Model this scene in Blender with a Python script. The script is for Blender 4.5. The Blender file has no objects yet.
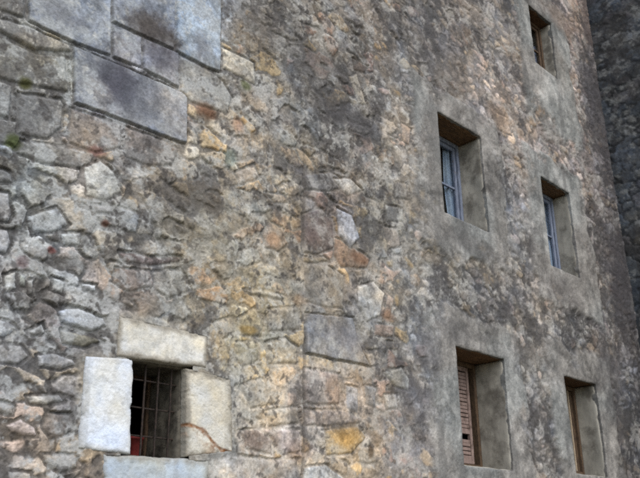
import bpy, bmesh, math, random
import numpy as np
from mathutils import Matrix, Vector

# ------------------------------------------------------------------ camera
F, PITCH, ROLL, YAW = 812.3, 0.36878, -0.01017, 0.80050
DIST, EYE = 5.0, 1.65            # facade plane is y = 0, the camera stands 5 m in front of it
def cam_axes():
    cp, sp, cy, sy = math.cos(PITCH), math.sin(PITCH), math.cos(YAW), math.sin(YAW)
    fw = np.array([sy*cp, cy*cp, sp]); rt = np.array([cy, -sy, 0.0]); up = np.cross(rt, fw)
    c, s = math.cos(ROLL), math.sin(ROLL)
    return fw, c*rt+s*up, -s*rt+c*up
FW, RT, UP = cam_axes()
def at(px, py):
    """photograph point -> metres (x, z) on the facade"""
    d = FW*F + RT*(px-320) - UP*(py-239)
    return (d[0]/d[1]*DIST, d[2]/d[1]*DIST + EYE)

sc = bpy.context.scene
COL = sc.collection
random.seed(4)

def tag(o, label=None, cat=None, group=None, kind=None):
    if label: o['label'] = label
    if cat: o['category'] = cat
    if group: o['group'] = group
    if kind: o['kind'] = kind
    return o
def empty(name, loc=(0, 0, 0)):
    o = bpy.data.objects.new(name, None); COL.objects.link(o); o.location = loc
    return o
def link(name, me, mat, parent=None):
    o = bpy.data.objects.new(name, me); COL.objects.link(o)
    me.materials.append(mat)
    if parent:
        o.parent = parent
    return o

# ------------------------------------------------------------------ noise in numpy
def _h(ix, iy, s):
    n = ix.astype(np.int32).view(np.uint32)*np.uint32(374761393)+iy.astype(np.int32).view(np.uint32)*np.uint32(668265263)+np.uint32((s*1274126177) & 0xFFFFFFFF)
    n = (n ^ (n >> np.uint32(13)))*np.uint32(1274126177)
    n = (n ^ (n >> np.uint32(16)))*np.uint32(2246822519)
    return ((n ^ (n >> np.uint32(15))) & np.uint32(0xFFFFFF)).astype(np.float32)*np.float32(1/0xFFFFFF)
def vnoise(x, y, s):
    ix, iy = np.floor(x), np.floor(y); fx, fy = (x-ix).astype(np.float32), (y-iy).astype(np.float32)
    fx = fx*fx*fx*(fx*(fx*6-15)+10); fy = fy*fy*fy*(fy*(fy*6-15)+10)
    a, b, c, d = _h(ix, iy, s), _h(ix+1, iy, s), _h(ix, iy+1, s), _h(ix+1, iy+1, s)
    return (a*(1-fx)+b*fx)*(1-fy)+(c*(1-fx)+d*fx)*fy
def fbm(x, y, s, o=4, g=0.5):
    t = 0; a = 1.0; n = 0
    for k in range(o):
        # rotate every octave so that the lattice does not show
        cx, sx = math.cos(0.6*k+0.3), math.sin(0.6*k+0.3); f = 2.03**k
        t = t + a*vnoise((x*cx-y*sx)*f+17.3*k, (x*sx+y*cx)*f-9.1*k, s+k*7); n += a; a *= g
    return t/n*2-1
def sstep(a, b, x):
    t = np.clip((x-a)/(b-a), 0, 1); return t*t*(3-2*t)
def lin(c):
    c = np.clip(np.asarray(c, float)/255.0, 0, 1)
    return np.where(c <= 0.04045, c/12.92, ((c+0.055)/1.055)**2.4)

# ------------------------------------------------------------------ rubble masonry
def rubble(u, v, seed, cw=0.22, ch=0.15, aniso=3.0):
    """irregular stones: distance to the nearest joint, a random id and the centre of each stone"""
    n = u.size
    f1 = np.full(n, 9.0); f2 = np.full(n, 9.0); sz = np.ones(n); sid = np.zeros(n)
    cx = np.zeros(n); cy = np.zeros(n)
    for lay, (w, h, prob) in enumerate(((cw, ch, 1.0), (cw*2.1, ch*1.9, 0.55))):
        iu, iv = np.floor(u/w), np.floor(v/h)
        for dj in (-2, -1, 0, 1, 2):
            for di in (-2, -1, 0, 1, 2):
                jv = iv+dj
                off = _h(jv, jv*0, seed+90+lay)          # each course is shifted
                ju = np.floor(u/w - off)+di
                r = [_h(ju, jv, seed+lay*31+k) for k in range(7)]
                sx = (ju+0.5+off+(r[0]-0.5)*0.85)*w; sy = (jv+0.5+(r[1]-0.5)*0.8)*h
                ax = w*(0.42+0.4*r[2]); ay = h*(0.42+0.36*r[3])
                ang = (r[4]-0.5)*0.9
                du, dv = u-sx, v-sy
                c, s = np.cos(ang), np.sin(ang)
                a = np.abs(du*c+dv*s)/ax; b = np.abs(-du*s+dv*c)/ay
                p = 1.7+1.6*r[6]
                d = (a**p+b**p)**(1/p)
                d = np.where(r[5] > prob, 9.0, d)
                m = d < f1
                f2 = np.where(m, f1, np.minimum(f2, d))
                f1 = np.where(m, d, f1); sz = np.where(m, np.minimum(ax, ay), sz)
                sid = np.where(m, r[5]*0.61+r[0]*0.39, sid)
                cx = np.where(m, sx, cx); cy = np.where(m, sy, cy)
    return (f2-f1)*sz*0.5, sid, cx, cy, sz

def poly_sd(x, z, poly):
    """signed distance to a polygon, positive inside"""
    d = np.full(x.size, 1e9); ins = np.zeros(x.size, bool); n = len(poly)
    for i in range(n):
        ax, az = poly[i]; bx, bz = poly[(i+1) % n]
        ex, ez = bx-ax, bz-az; wx, wz = x-ax, z-az
        t = np.clip((wx*ex+wz*ez)/(ex*ex+ez*ez+1e-12), 0, 1)
        d = np.minimum(d, (wx-ex*t)**2+(wz-ez*t)**2)
        c = ((az > z) != (bz > z)) & (x < (bx-ax)*(z-az)/(bz-az+1e-12)+ax)
        ins ^= c
    d = np.sqrt(d)
    return np.where(ins, d, -d)

# openings of the facade: x0, x1, z0, z1 (z above the eye), depth of the timber frame
OPEN = {
 'A2': (7.21, 8.13, 3.66, 4.985, 0.33), 'A1': (7.24, 8.19, 0.83, 2.085, 0.38),
 'B2': (9.61, 10.42, 3.60, 4.915, 0.25), 'B1': (9.62, 10.46, 0.88, 2.09, 0.29),
 'B3': (9.87, 10.56, 6.93, 7.98, 0.17), 'C': (3.205, 3.675, 0.655, 1.32, 0.20)}
# outer outline of the cement render round each window, as margins left, right, top, bottom
BAND = {'A2': (.50, .46, .38, .55), 'A1': (.52, .44, .42, .75), 'B2': (.48, .55, .42, .62),
        'B1': (.42, .55, .45, .8), 'B3': (.42, .55, .5, 1.05)}

# surface colours of the facade, shade near the corner painted in, seen in the photograph (control points: px, py, r, g, b, mortar factor)
BASE = [
 (10,40,118,114,104,.8),(60,75,112,110,100,.8),(120,40,118,122,128,.85),(200,30,124,130,138,.85),(110,105,112,115,124,.85),
 (30,115,118,116,110,.75),(30,180,118,116,108,.7),(10,250,120,118,114,.62),(60,290,112,109,104,.62),(25,350,112,108,104,.66),
 (40,420,116,112,108,.74),(60,470,122,118,114,.8),(100,140,124,114,104,.85),(110,240,118,113,104,.78),(140,290,116,108,100,.78),
 (180,180,122,115,104,.86),(200,230,124,116,102,.88),(190,290,124,116,102,.9),(250,60,106,102,94,.85),(300,40,104,101,96,.85),
 (250,130,116,110,102,.86),(330,60,112,107,100,.86),(335,115,92,89,86,.85),(300,150,116,112,104,.88),(380,40,116,110,104,.9),
 (250,200,128,119,106,.92),(270,240,132,121,106,.95),(250,290,136,129,112,.98),(250,340,140,132,114,1.0),(260,400,146,136,122,1.05),
 (260,450,148,136,124,1.06),(330,210,116,108,104,.9),(340,290,126,120,114,.95),(330,340,126,122,116,.95),(330,400,142,130,120,1.0),
 (340,450,146,131,112,1.0),(395,100,116,112,106,.92),(390,160,120,116,110,.95),(385,220,124,118,108,.95),(400,300,122,116,108,.95),
 (395,370,122,116,110,.95),(400,440,122,116,112,.95),(450,40,128,119,111,.95),(490,20,136,126,116,1.0),(500,100,130,120,112,.95),
 (510,160,118,112,107,.92),(450,270,120,115,106,.95),(480,300,112,107,102,.92),(520,250,112,107,101,.92),(530,310,106,102,98,.9),
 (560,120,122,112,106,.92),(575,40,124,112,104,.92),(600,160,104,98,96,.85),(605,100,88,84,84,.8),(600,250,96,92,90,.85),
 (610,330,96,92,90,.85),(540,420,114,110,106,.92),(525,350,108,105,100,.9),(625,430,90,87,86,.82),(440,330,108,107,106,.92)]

# stones that stand out on the facade: outline (photograph points), colour, how far proud (m), roughness
G = lambda s: [tuple(map(float, q.split(','))) for q in s.split()]
STONES = [
 # dressed blocks, upper left
 (G('28,-30 112,-30 112,56 73,42 28,21'),(122,127,134),.034,.35),
 (G('113,24 142,37 142,68 113,57'),(116,118,124),.034,.35),
 (G('143,38 179,53 180,88 143,69'),(104,106,112),.034,.35),
 (G('113,-40 175,-40 175,50 143,36 113,22'),(108,110,114),.03,.35),
 (G('176,-40 221,-40 221,72 205,66 176,51'),(128,138,148),.036,.25),
 (G('73,45 181,91 187,97 186,144 181,143 72,103'),(118,122,128),.044,.35),
 (G('181,55 215,72 224,82 234,98 227,114 189,101 181,90'),(124,126,122),.03,.5),
 (G('222,47 255,62 257,86 246,80 223,68'),(178,171,150),.03,.9),
 (G('0,-20 26,-20 26,19 0,11 -20,2'),(122,118,110),.04,.5),
 (G('-20,12 0,19 26,25 70,45 72,52 58,53 34,50 0,33 -20,25'),(150,145,134),.075,.5),
 (G('-30,22 0,36 34,52 66,57 68,93 49,90 17,84 -30,70'),(112,109,98),.04,.6),
 (G('17,93 62,99 62,128 47,139 17,135'),(126,124,120),.03,.5),
 (G('-30,70 13,86 10,119 -30,112'),(116,113,106),.03,.6),
 (G('69,108 121,125 122,149 95,154 68,142'),(136,126,115),.02,.7),
 (G('125,127 162,139 178,149 172,165 150,168 125,158'),(130,118,108),.018,.7),
 (G('20,140 64,146 95,153 88,170 42,165 15,154'),(120,119,113),.025,.8),
 (G('83,167 100,160 117,177 122,194 106,203 86,196'),(160,160,151),.03,1.0),
 (G('-12,188 9,193 14,214 9,222 -12,221'),(156,153,152),.05,.5),
 (G('-12,226 9,230 13,244 8,254 -12,253'),(172,170,167),.05,.5),
 (G('-12,160 12,174 14,185 -12,182'),(140,138,132),.03,.6),
 (G('28,216 58,207 70,224 60,231 31,236'),(146,148,145),.03,.9),
 (G('60,232 82,231 81,246 63,246'),(150,155,154),.03,.7),
 (G('118,207 140,214 136,235 120,231'),(138,146,152),.03,.7),
 (G('92,204 112,206 113,214 96,213'),(140,126,118),.02,.8),
 (G('4,275 17,271 18,290 7,293'),(168,168,160),.035,.7),
 (G('20,273 28,276 27,288 19,287'),(148,160,148),.03,.7),
 (G('28,280 36,279 34,298 28,295'),(168,167,160),.035,.7),
 (G('53,276 66,281 63,296 52,291'),(160,160,154),.035,.7),
 (G('80,282 97,285 96,292 82,292'),(168,168,165),.035,.7),
 (G('57,311 78,307 104,317 108,326 90,332 61,324'),(168,170,172),.05,.6),
 (G('60,329 95,335 104,341 84,347 62,343'),(128,118,88),.03,.8),
 (G('-12,312 14,324 18,330 5,338 -12,336'),(164,163,160),.04,.7),
 (G('25,331 44,322 46,334 32,337'),(160,160,156),.035,.7),
 (G('35,354 52,352 74,358 76,364 60,370 38,367'),(164,162,160),.045,.6),
 (G('-8,342 20,344 30,356 18,366 -8,362'),(132,130,126),.03,.8),
 (G('24,396 60,394 65,402 46,407 29,405'),(162,163,160),.035,.8),
 (G('3,425 19,418 35,427 37,437 22,437 10,432'),(160,156,163),.04,.7),
 (G('40,453 76,455 79,469 58,474 43,463'),(155,154,148),.03,.7),
 (G('-8,400 14,404 12,416 -8,414'),(146,144,140),.03,.8),
 (G('46,412 70,414 73,432 50,440 42,428'),(120,112,106),.02,.8),
 (G('8,470 30,472 32,486 8,486'),(166,166,162),.03,.7),
 (G('118,251 150,256 181,256 182,262 150,266 124,263'),(100,78,72),.02,.8),
 (G('115,268 150,270 160,286 128,292 112,283'),(122,106,96),.02,.8),
 (G('152,272 182,268 192,290 168,300 156,290'),(132,122,106),.02,.9),
 # centre
 (G('303,175 332,171 350,184 330,192 304,190'),(104,107,111),.03,.5),
 (G('334,178 350,177 363,190 347,196'),(164,163,157),.03,.7),
 (G('303,214 322,208 334,222 336,248 318,255 303,252'),(98,86,82),.025,.8),
 (G('303,256 326,257 331,262 304,264'),(128,112,82),.02,.7),
 (G('336,237 352,246 371,259 367,269 341,267 334,254'),(128,99,78),.03,.8),
 (G('336,206 352,214 361,238 351,248 339,235'),(166,169,175),.04,.5),
 (G('262,232 270,221 283,227 289,244 280,252 265,248'),(174,145,116),.035,.7),
 (G('264,192 284,195 290,203 275,204'),(160,131,97),.025,.7),
 (G('234,172 254,164 260,178 240,186'),(160,142,122),.02,.8),
 (G('238,250 258,247 262,262 246,268 236,262'),(158,152,134),.025,.8),
 (G('304,262 328,265 344,275 344,310 325,308 305,302'),(130,125,113),.02,.6),
 (G('305,313 352,318 358,344 369,367 340,361 305,354'),(126,124,122),.045,.3),
 (G('304,369 338,373 340,405 305,405'),(150,130,119),.025,.5),
 (G('345,385 358,388 358,415 346,410'),(140,147,157),.02,.5),
 (G('364,385 376,388 375,409 364,405'),(122,127,130),.02,.5),
 (G('304,410 338,410 362,418 360,424 330,427 304,426'),(138,126,118),.02,.6),
 (G('324,431 358,426 366,438 352,454 325,456'),(176,141,84),.035,.6),
 (G('303,468 325,464 344,478 340,496 303,492'),(166,164,156),.03,.5),
 (G('358,286 374,281 385,294 380,317 366,323 357,306'),(190,182,167),.045,.5),
 (G('378,284 394,299 390,320 384,318 387,296'),(152,127,107),.03,.7),
 (G('374,324 395,325 393,338 373,336'),(142,112,92),.025,.8),
 (G('382,372 400,367 409,379 408,391 392,386'),(170,164,144),.03,.7),
 (G('383,395 396,394 398,408 386,410'),(172,170,166),.03,.7),
 (G('237,318 254,307 264,322 262,337 243,336'),(160,150,116),.03,.7),
 (G('215,322 232,316 236,332 222,340'),(164,150,128),.025,.8),
 (G('267,309 298,306 300,330 268,333'),(150,144,130),.02,.7),
 (G('242,289 262,290 286,296 283,301 250,295'),(166,161,142),.04,.5),
 (G('264,342 286,338 298,348 298,364 268,364'),(160,150,128),.025,.8),
 (G('236,342 258,341 260,360 244,368 234,358'),(150,142,112),.02,.8),
 (G('240,384 262,378 280,388 278,404 250,408'),(150,142,126),.02,.8),
 (G('264,410 298,408 300,424 268,428'),(156,142,118),.02,.8),
 (G('238,430 256,428 272,440 274,456 246,450'),(128,108,94),.02,.9),
 (G('260,428 300,430 300,452 282,456 270,438'),(160,144,136),.02,.7),
 (G('238,456 270,460 298,458 298,484 240,484'),(152,142,132),.02,.7),
 (G('384,226 398,228 402,246 388,250'),(152,132,112),.025,.7),
 (G('386,204 404,208 404,222 388,222'),(146,150,148),.02,.7),
 (G('366,196 380,202 386,226 376,222'),(160,152,138),.025,.7),
 (G('349,76 357,72 368,106 358,104'),(160,150,128),.025,.7),
 (G('336,106 341,107 342,111 337,111'),(200,200,198),.015,.4),
 (G('352,58 368,66 366,74 354,70'),(84,68,58),.02,.7),
 (G('402,122 412,128 410,146 402,140'),(146,126,110),.02,.7),
 (G('396,182 408,184 408,200 396,198'),(118,118,116),.02,.7),
 (G('496,112 508,118 512,136 500,130'),(154,134,112),.02,.7),
]
# dirt, lichen and rust on the facade, plus corner shade put into its colour: px, py, radius px x, y, colour, strength
STAIN_SHADE = [
 (150,28,28,20,(66,60,56),.85),(160,58,24,18,(82,80,86),.6),(118,82,22,30,(66,66,74),.85),(140,112,30,16,(84,86,92),.5),(60,14,26,12,(92,94,100),.5),(200,45,10,22,(96,98,104),.5),(150,95,26,20,(86,88,94),.55),(100,60,22,14,(94,96,101),.5),
 (335,108,36,22,(70,68,67),.7),(310,60,34,24,(84,80,76),.45),(255,22,34,22,(82,78,74),.5),(205,110,16,9,(98,70,52),.75),
 (238,125,8,10,(150,112,90),.5),(12,142,10,9,(62,70,40),.85),(25,84,9,8,(66,66,36),.85),(246,86,7,6,(74,80,46),.6),(95,152,10,6,(118,84,76),.6),
 (104,224,5,5,(74,50,40),.85),(52,250,6,4,(116,62,58),.75),(22,262,8,8,(78,58,60),.5),(230,158,8,12,(100,120,112),.4),(198,200,30,18,(96,90,80),.45),
 (200,240,40,24,(100,95,82),.4),(60,262,40,14,(80,76,72),.4),(38,300,26,20,(76,72,68),.45),(60,398,24,10,(88,84,80),.3),(300,170,14,10,(84,82,84),.5),
 (350,118,30,16,(76,74,74),.5),(345,340,22,16,(104,104,110),.4),(248,330,11,5,(140,112,60),.6),(300,300,10,8,(158,124,88),.4),(272,240,8,8,(178,138,104),.5),
 (312,235,10,14,(84,70,66),.5),(360,258,12,8,(120,84,60),.5),(388,316,7,7,(120,86,62),.5),(370,452,4,9,(84,70,54),.8),(368,420,3,4,(80,78,76),.6),
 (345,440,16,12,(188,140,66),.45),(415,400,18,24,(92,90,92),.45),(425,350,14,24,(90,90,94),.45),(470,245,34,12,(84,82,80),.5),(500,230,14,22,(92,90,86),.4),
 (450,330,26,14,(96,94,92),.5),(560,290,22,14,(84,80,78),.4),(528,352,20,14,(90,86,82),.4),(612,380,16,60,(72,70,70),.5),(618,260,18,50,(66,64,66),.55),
 (602,120,16,80,(66,64,66),.7),(622,300,12,80,(62,60,62),.6),(592,30,8,50,(70,66,66),.5),(562,72,14,20,(96,92,84),.3),(450,78,30,16,(102,98,94),.4),(470,10,20,14,(152,140,126),.35),(500,118,12,14,(160,134,110),.35),  # tall dark strips beside the inner corner are painted shade
 (432,256,12,10,(150,134,112),.35),(560,20,20,12,(136,114,100),.4),(590,20,10,30,(104,90,84),.4),(300,450,16,12,(118,96,86),.35),(260,440,14,8,(100,84,74),.45)]

SURROUND = [((117.5, 316), (207, 336.5), (205.2, 368.2), (115.6, 356.6)), ((84, 357.2), (132.4, 359.6), (128.4, 455.0), (77.6, 448.6)),
            ((185.6, 368.4), (230, 379.5), (232.2, 452), (184.6, 457.2)), ((103, 454.3), (208, 460.5), (207, 500), (102, 494))]
def open_sd(x, z, r):
    """distance outside an opening (negative inside)"""
    qx = np.maximum(r[0]-x, x-r[1]); qz = np.maximum(r[2]+EYE-z, z-r[3]-EYE)
    return np.where((qx < 0) & (qz < 0), np.maximum(qx, qz), np.hypot(np.maximum(qx, 0), np.maximum(qz, 0)))

def masonry(x, z, seed, facade=True):
    """height (m, towards the street) and colour of the wall at each point"""
    wx = fbm(x*2.6, z*2.6, seed+1, 3); wz = fbm(x*2.6+40, z*2.6, seed+2, 3)
    rx = fbm(x*13, z*13, seed+3, 4, .6); rz = fbm(x*13+9, z*13, seed+4, 4, .6)
    u = x+wx*0.10+rx*0.030; v = z+wz*0.07+rz*0.026
    if facade:
        g, sid, cx, cy, sz = [np.zeros(x.size) for _ in range(5)]
        old = (x+.10*wx+.05*rx) < 6.05
        for mk_, a_, b_ in ((old, .27, .175), (~old, .20, .125)):
            for o_, i_ in zip((g, sid, cx, cy, sz), rubble(u[mk_], v[mk_], seed, a_, b_)): o_[mk_] = i_
    else:
        g, sid, cx, cy, sz = rubble(u, v, seed, .32, .2)
    r1, r2, r3, r4 = [_h(np.floor(sid*99991), np.floor(sid*7919), seed+50+k) for k in range(4)]
    # ---- base colour
    if facade:
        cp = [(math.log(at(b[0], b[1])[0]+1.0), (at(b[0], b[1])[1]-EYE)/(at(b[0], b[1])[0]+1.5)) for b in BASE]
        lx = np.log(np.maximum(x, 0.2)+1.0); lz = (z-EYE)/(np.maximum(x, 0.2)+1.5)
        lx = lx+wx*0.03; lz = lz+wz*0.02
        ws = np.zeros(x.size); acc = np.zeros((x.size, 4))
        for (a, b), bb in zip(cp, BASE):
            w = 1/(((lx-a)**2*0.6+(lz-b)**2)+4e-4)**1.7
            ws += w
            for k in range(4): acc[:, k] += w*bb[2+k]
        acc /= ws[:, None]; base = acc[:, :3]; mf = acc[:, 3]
    else:
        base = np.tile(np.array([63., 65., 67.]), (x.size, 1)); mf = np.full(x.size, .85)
    if facade:
        gy_ = base.mean(axis=1, keepdims=True); kd = (.12*sstep(5.8, 7.0, x))[:, None]
        base = base*(1-kd)+gy_*kd
    if facade:
        cen = (sstep(3.2, 4.2, x)*sstep(7.0, 5.8, x))[:, None]*sstep(4.3, 3.2, z-EYE)[:, None]
        base = base*(1+np.array([.05, .045, .02])*cen)
    left = sstep(5.5, 2.5, x) if facade else np.zeros(x.size)
    # ---- individual stones
    tone = (r1-0.5)*2
    rg_ = sstep(5.6, 6.8, x) if facade else np.ones(x.size)
    stone = base*(1.0+(0.16+.05*rg_)*tone+0.08+.02*rg_+.12*left)[:, None]
    mf = (mf+.07)*(1-.17*rg_)
    k = r2
    hueamp = (.40+.40*sstep(2.6, 3.8, x)*sstep(7.4, 6.0, x)) if facade else np.full(x.size, .25)
    def shift(mask, rgb):
        stone[mask] += np.array(rgb, float)*hueamp[mask][:, None]
    shift(k < .14, (18, 6, -14)); shift((k > .14) & (k < .24), (10, -3, -6)); shift((k > .24) & (k < .42), (-6, 0, 6))
    shift((k > .42) & (k < .52), (24, 25, 24)); shift((k > .52) & (k < .62), (-20, -21, -20)); shift((k > .62) & (k < .66), (-8, -16, -22))
    shift((k > .66) & (k < .74) & (left > .4), (26, 27, 27))
    # ---- joints: how much of the stone the old mortar covers
    smear = sstep(-.05, 0.4, fbm(x*1.5, z*1.5, seed+5, 5, .6)+0.10)
    if facade:
        smear = np.clip(smear*(1-0.25*left)+.15*left+0.35*sstep(2.5, 4, x), 0, 1)
    jw = 0.003+0.010*np.clip(0.4+0.9*fbm(x*4, z*4, seed+6, 4), 0, 1)+0.008*smear
    fine = fbm(x*9, z*9, seed+7, 5, .6); grain = fbm(x*38, z*38, seed+8, 2, .62)
    hs = 0.003+0.014*r3*(0.7+0.2*left)+(1-.55*left)*((r4-.5)*0.10*np.clip(u-cx, -.2, .2)+(r1-.5)*0.10*np.clip(v-cy, -.2, .2))
    flat = (1-.25*rg_) if facade else np.full(x.size, .40)
    rough = (0.6+0.9*r2)*flat
    hs = hs*flat; proud = hs
    isst = sstep(-.003, 0.010, g-jw)
    prof = np.clip((g-jw)/(0.012+0.014*r4), 0, 1); prof = 1-(1-prof)**2
    gap = sstep(.08, .34, fbm(x*3.7, z*3.7, seed+9, 4, .6)+.12*left)     # joints that have lost their mortar
    deep = -0.005-(0.010+.003*left)*gap*(1-.5*smear)*(.45+.55*flat)
    joint = deep*(1-.8*smear)+0.001*smear+0.006*fine+0.003*grain
    big = fbm(x*0.8, z*0.8, seed+10, 3)*0.02
    trc = np.zeros(x.size); drs = np.zeros(x.size)
    # ---- traced stones replace the random ones
    if facade:
        px_ = x+rx*0.012+wx*0.012; pz_ = z+rz*0.010+wz*0.01
        for i, (poly, c, hh, ro) in enumerate(STONES):
            P = [at(*q) for q in poly]
            xs = [q[0] for q in P]; zs = [q[1] for q in P]
            m = np.where((x > min(xs)-.08) & (x < max(xs)+.08) & (z > min(zs)-.08) & (z < max(zs)+.08))[0]
            if m.size == 0: continue
            dressed = ro <= .36
            q = 0.7 if dressed else 1.0
            sd = poly_sd(x[m]*(1-q)+px_[m]*q, z[m]*(1-q)+pz_[m]*q, P)
            a = sd > -0.012
            m = m[a]; sd = sd[a]
            e = 0.013 if dressed else 0.03
            w0 = 0.004 if dressed else 0.006
            isst[m] = sstep(0, 0.008, sd-w0)
            pr = np.clip((sd-w0)/e, 0, 1); prof[m] = 1-(1-pr)**2.4
            proud[m] = hh*(.5 if dressed else .33); rough[m] = ro*1.1; smear[m] *= .5; drs[m] = dressed*sstep(-.004, .01, sd); trc[m] = (.9 if sum(c) > 470 else .35)*sstep(-.004, .01, sd)
            k_ = .12 if dressed else (.12 if sum(c) > 470 else .38)
            cc = np.array(c, float); cc = cc.mean()+(cc-cc.mean())*(1 if dressed else .66)
            stone[m] = cc*(1-k_)+base[m]*k_
            joint[m] = np.minimum(joint[m], -0.012 if dressed else -0.007)
    bed = np.zeros(x.size)
    if facade:
        mC = np.where((x > 2.5) & (x < 4.4) & (z > EYE) & (z < EYE+2.0))[0]
        dC = np.full(mC.size, -9.0)
        for poly in SURROUND: dC = np.maximum(dC, poly_sd(x[mC], z[mC], [at(*q) for q in poly]))
        dcf = np.full(x.size, -9.0); dcf[mC] = dC
        bed[mC] = sstep(-.075, -.012, dC+.035*fbm(x[mC]*9, z[mC]*9, seed+40, 4))
        big *= 1-sstep(1.6, .5, np.hypot(x-3.44, (z-EYE-1)))
    h = joint*(1-prof)+proud*prof
    h += prof*rough*(0.009*fine+0.0040*grain+0.004*np.abs(fbm(x*5, z*5+3, seed+11, 3)))
    h += big
    mort = base*mf[:, None]*(0.97+0.10*fbm(x*6, z*6, seed+12, 4))[:, None]
    mort = mort*0.75+mort.mean(axis=1, keepdims=True)*0.25
    # mortar that was washed over the faces of some stones
    wash = sstep(-.02, 0.32, fbm(x*5.2+5, z*5.2, seed+13, 6, .64)+0.22*smear-0.14)*(.25+.75*smear)*0.85
    if facade:
        wash *= (.75+.25*sstep(2.0, 4.0, x))*(1-.22*rg_)*(1-.75*trc)
    col = mort*(1-isst[:, None])+stone*isst[:, None]
    keepc = np.where(proud > .0, 1, 1)
    tone_w = (1.03+.16*fbm(x*2.2, z*2.2, seed+26, 4))
    col = col*(1-wash[:, None])+(base*tone_w[:, None]+3)*wash[:, None]
    h = h*(1-.7*wash)+.7*wash*np.maximum(h, 0.008+0.007*fine+.003*grain)
    h = h*(1-bed)+(0.012+.007*fine+.003*grain)*bed
    if facade: h = h-.07*sstep(.006, .022, dcf)
    col = col*(1-.8*bed[:, None])+np.array([134, 127, 115.])*.8*bed[:, None]
    # weathering
    m1 = fbm(x*3.1, z*3.1, seed+14, 6, .66); m2 = fbm(x*10, z*10, seed+15, 4, .72)
    rgt = -.5*rg_
    col *= (1.03+0.10*left+0.26*m1+(0.30+.2*rgt)*m2+(0.15+.14*rgt)*grain)[:, None]
    broad = fbm(x*.9+11, z*.9, seed+29, 4, .55); bw = fbm(x*1.3, z*1.1+7, seed+33, 4, .55)
    col *= (1+.34*broad*(.45+.55*rg_))[:, None]*np.stack([1+.06*bw, 1+0*bw, 1-.07*bw], 1)
    warm = fbm(x*4.3, z*4.3, seed+27, 5, .6)
    wa = .5+.5*hueamp
    col *= np.stack([1+.08*warm*wa, 1+.01*warm, 1-.10*warm*wa], 1)
    pale = sstep(.06, .36, fbm(x*5.5+2, z*6.5, seed+28, 5, .7)+.12*m1+.12*left)*(.58+.22*left)
    pale = pale*(1-.3*trc)
    pc_ = base*.3+(np.array([176, 175, 168.])+left[:, None]*np.array([-4, 2, 10.]))*.7
    col = col*(1-pale[:, None])+pc_*pale[:, None]
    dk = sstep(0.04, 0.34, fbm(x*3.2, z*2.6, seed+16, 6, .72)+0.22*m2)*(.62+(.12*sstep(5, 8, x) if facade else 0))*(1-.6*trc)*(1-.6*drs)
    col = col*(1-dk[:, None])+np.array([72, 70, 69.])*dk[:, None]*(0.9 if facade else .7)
    spk = sstep(.30, .5, fbm(x*20, z*20, seed+17, 3, .6))*sstep(-.2, .4, fbm(x*1.3+7, z*1.3, seed+18, 3))*.5
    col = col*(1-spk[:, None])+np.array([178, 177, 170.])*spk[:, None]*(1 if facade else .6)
    bsp = sstep(.30, .46, fbm(x*14+3, z*14, seed+19, 3, .64))*(.5-.22*rg_)*(1-.75*drs)*(1-.4*trc)
    col = col*(1-bsp[:, None])+np.array([52, 49, 47.])*bsp[:, None]
    if facade:
        # cement render round the five upper windows
        for kx, r in OPEN.items():
            d = open_sd(x, z, r)
            if kx == 'C':
                # bed of the dressed surround: flat under the blocks
                f = sstep(.03, -.02, np.maximum(np.maximum(2.72-x, x-4.16), np.maximum(.30+EYE-z, z-1.76-EYE)))
                f2 = sstep(-.01, .0, 0*x)  # the blocks cover the middle, the rim stays rubble
                continue
            bl, br, bt, bb = BAND[kx]
            ex = np.maximum((r[0]-x)/bl, (x-r[1])/br); ez = np.maximum((r[2]+EYE-z)/bb, (z-r[3]-EYE)/bt)
            e = np.maximum(ex, ez)+0.36*fbm(x*2.3, z*2.3, seed+21, 5, .6)
            a = sstep(1.06, .84, e)
            thin = sstep(.0, .4, fbm(x*3.3, z*3.3, seed+22, 5, .62))*sstep(.15, .7, e)   # worn away here and there
            a = a*(1-.5*thin)
            pc = np.array([125, 122, 117.])*(1+.36*m1+.32*m2+.08*grain+.22*broad)[:, None]
            pc = pc*(1-.45*pale[:, None])+np.array([156, 153, 146.])*.45*pale[:, None]
            pc = pc*(1-.32*dk[:, None])+np.array([84, 80, 76.])*.32*dk[:, None]
            pc += np.array([-4, 0, 2.])*sstep(-.2, .4, fbm(x*1.2, z*1.2, seed+23, 3))[:, None]
            st = sstep(.05, .45, fbm(x*6.5, z*0.9, seed+24, 5, .6))*.45     # rain streaks
            pc = pc*(1-st[:, None])+np.array([88, 87, 85.])*st[:, None]
            col = col*(1-a[:, None])+pc*a[:, None]
            h = h*(1-a*.93)+(0.028+0.010*fbm(x*2, z*2, seed+25, 3)+0.004*fine+.0015*grain)*a*.93
            h -= 0.010*sstep(.025, 0, d)
    if facade:
        for (sx, sy, ra, rb, c, st) in STAIN_SHADE:
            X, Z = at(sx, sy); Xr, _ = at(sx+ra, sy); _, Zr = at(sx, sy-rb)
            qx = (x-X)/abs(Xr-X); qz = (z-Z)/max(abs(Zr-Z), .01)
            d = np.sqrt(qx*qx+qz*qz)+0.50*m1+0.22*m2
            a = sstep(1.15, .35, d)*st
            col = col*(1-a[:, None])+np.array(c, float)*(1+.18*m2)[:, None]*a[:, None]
        # the straight joint where the old quoin starts
        sx_ = np.interp(z, [at(302, 478)[1], at(305, 160)[1]], [at(302, 478)[0], at(305, 160)[0]])
        ds = np.abs(x-sx_-.045*fbm(z*2.8, z*0, seed+31, 4))
        on = sstep(at(304, 95)[1], at(303, 200)[1], z)*sstep(-.5, -.1, fbm(z*3.5, z*0+4, seed+32, 4))
        gr = sstep(.016, .004, ds)*on
        h = h-.022*gr
        sm = sstep(.030, .006, ds+.010*m2)*on*.5
        col = col*(1-sm[:, None])+np.array([84, 80, 76.])*sm[:, None]
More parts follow.
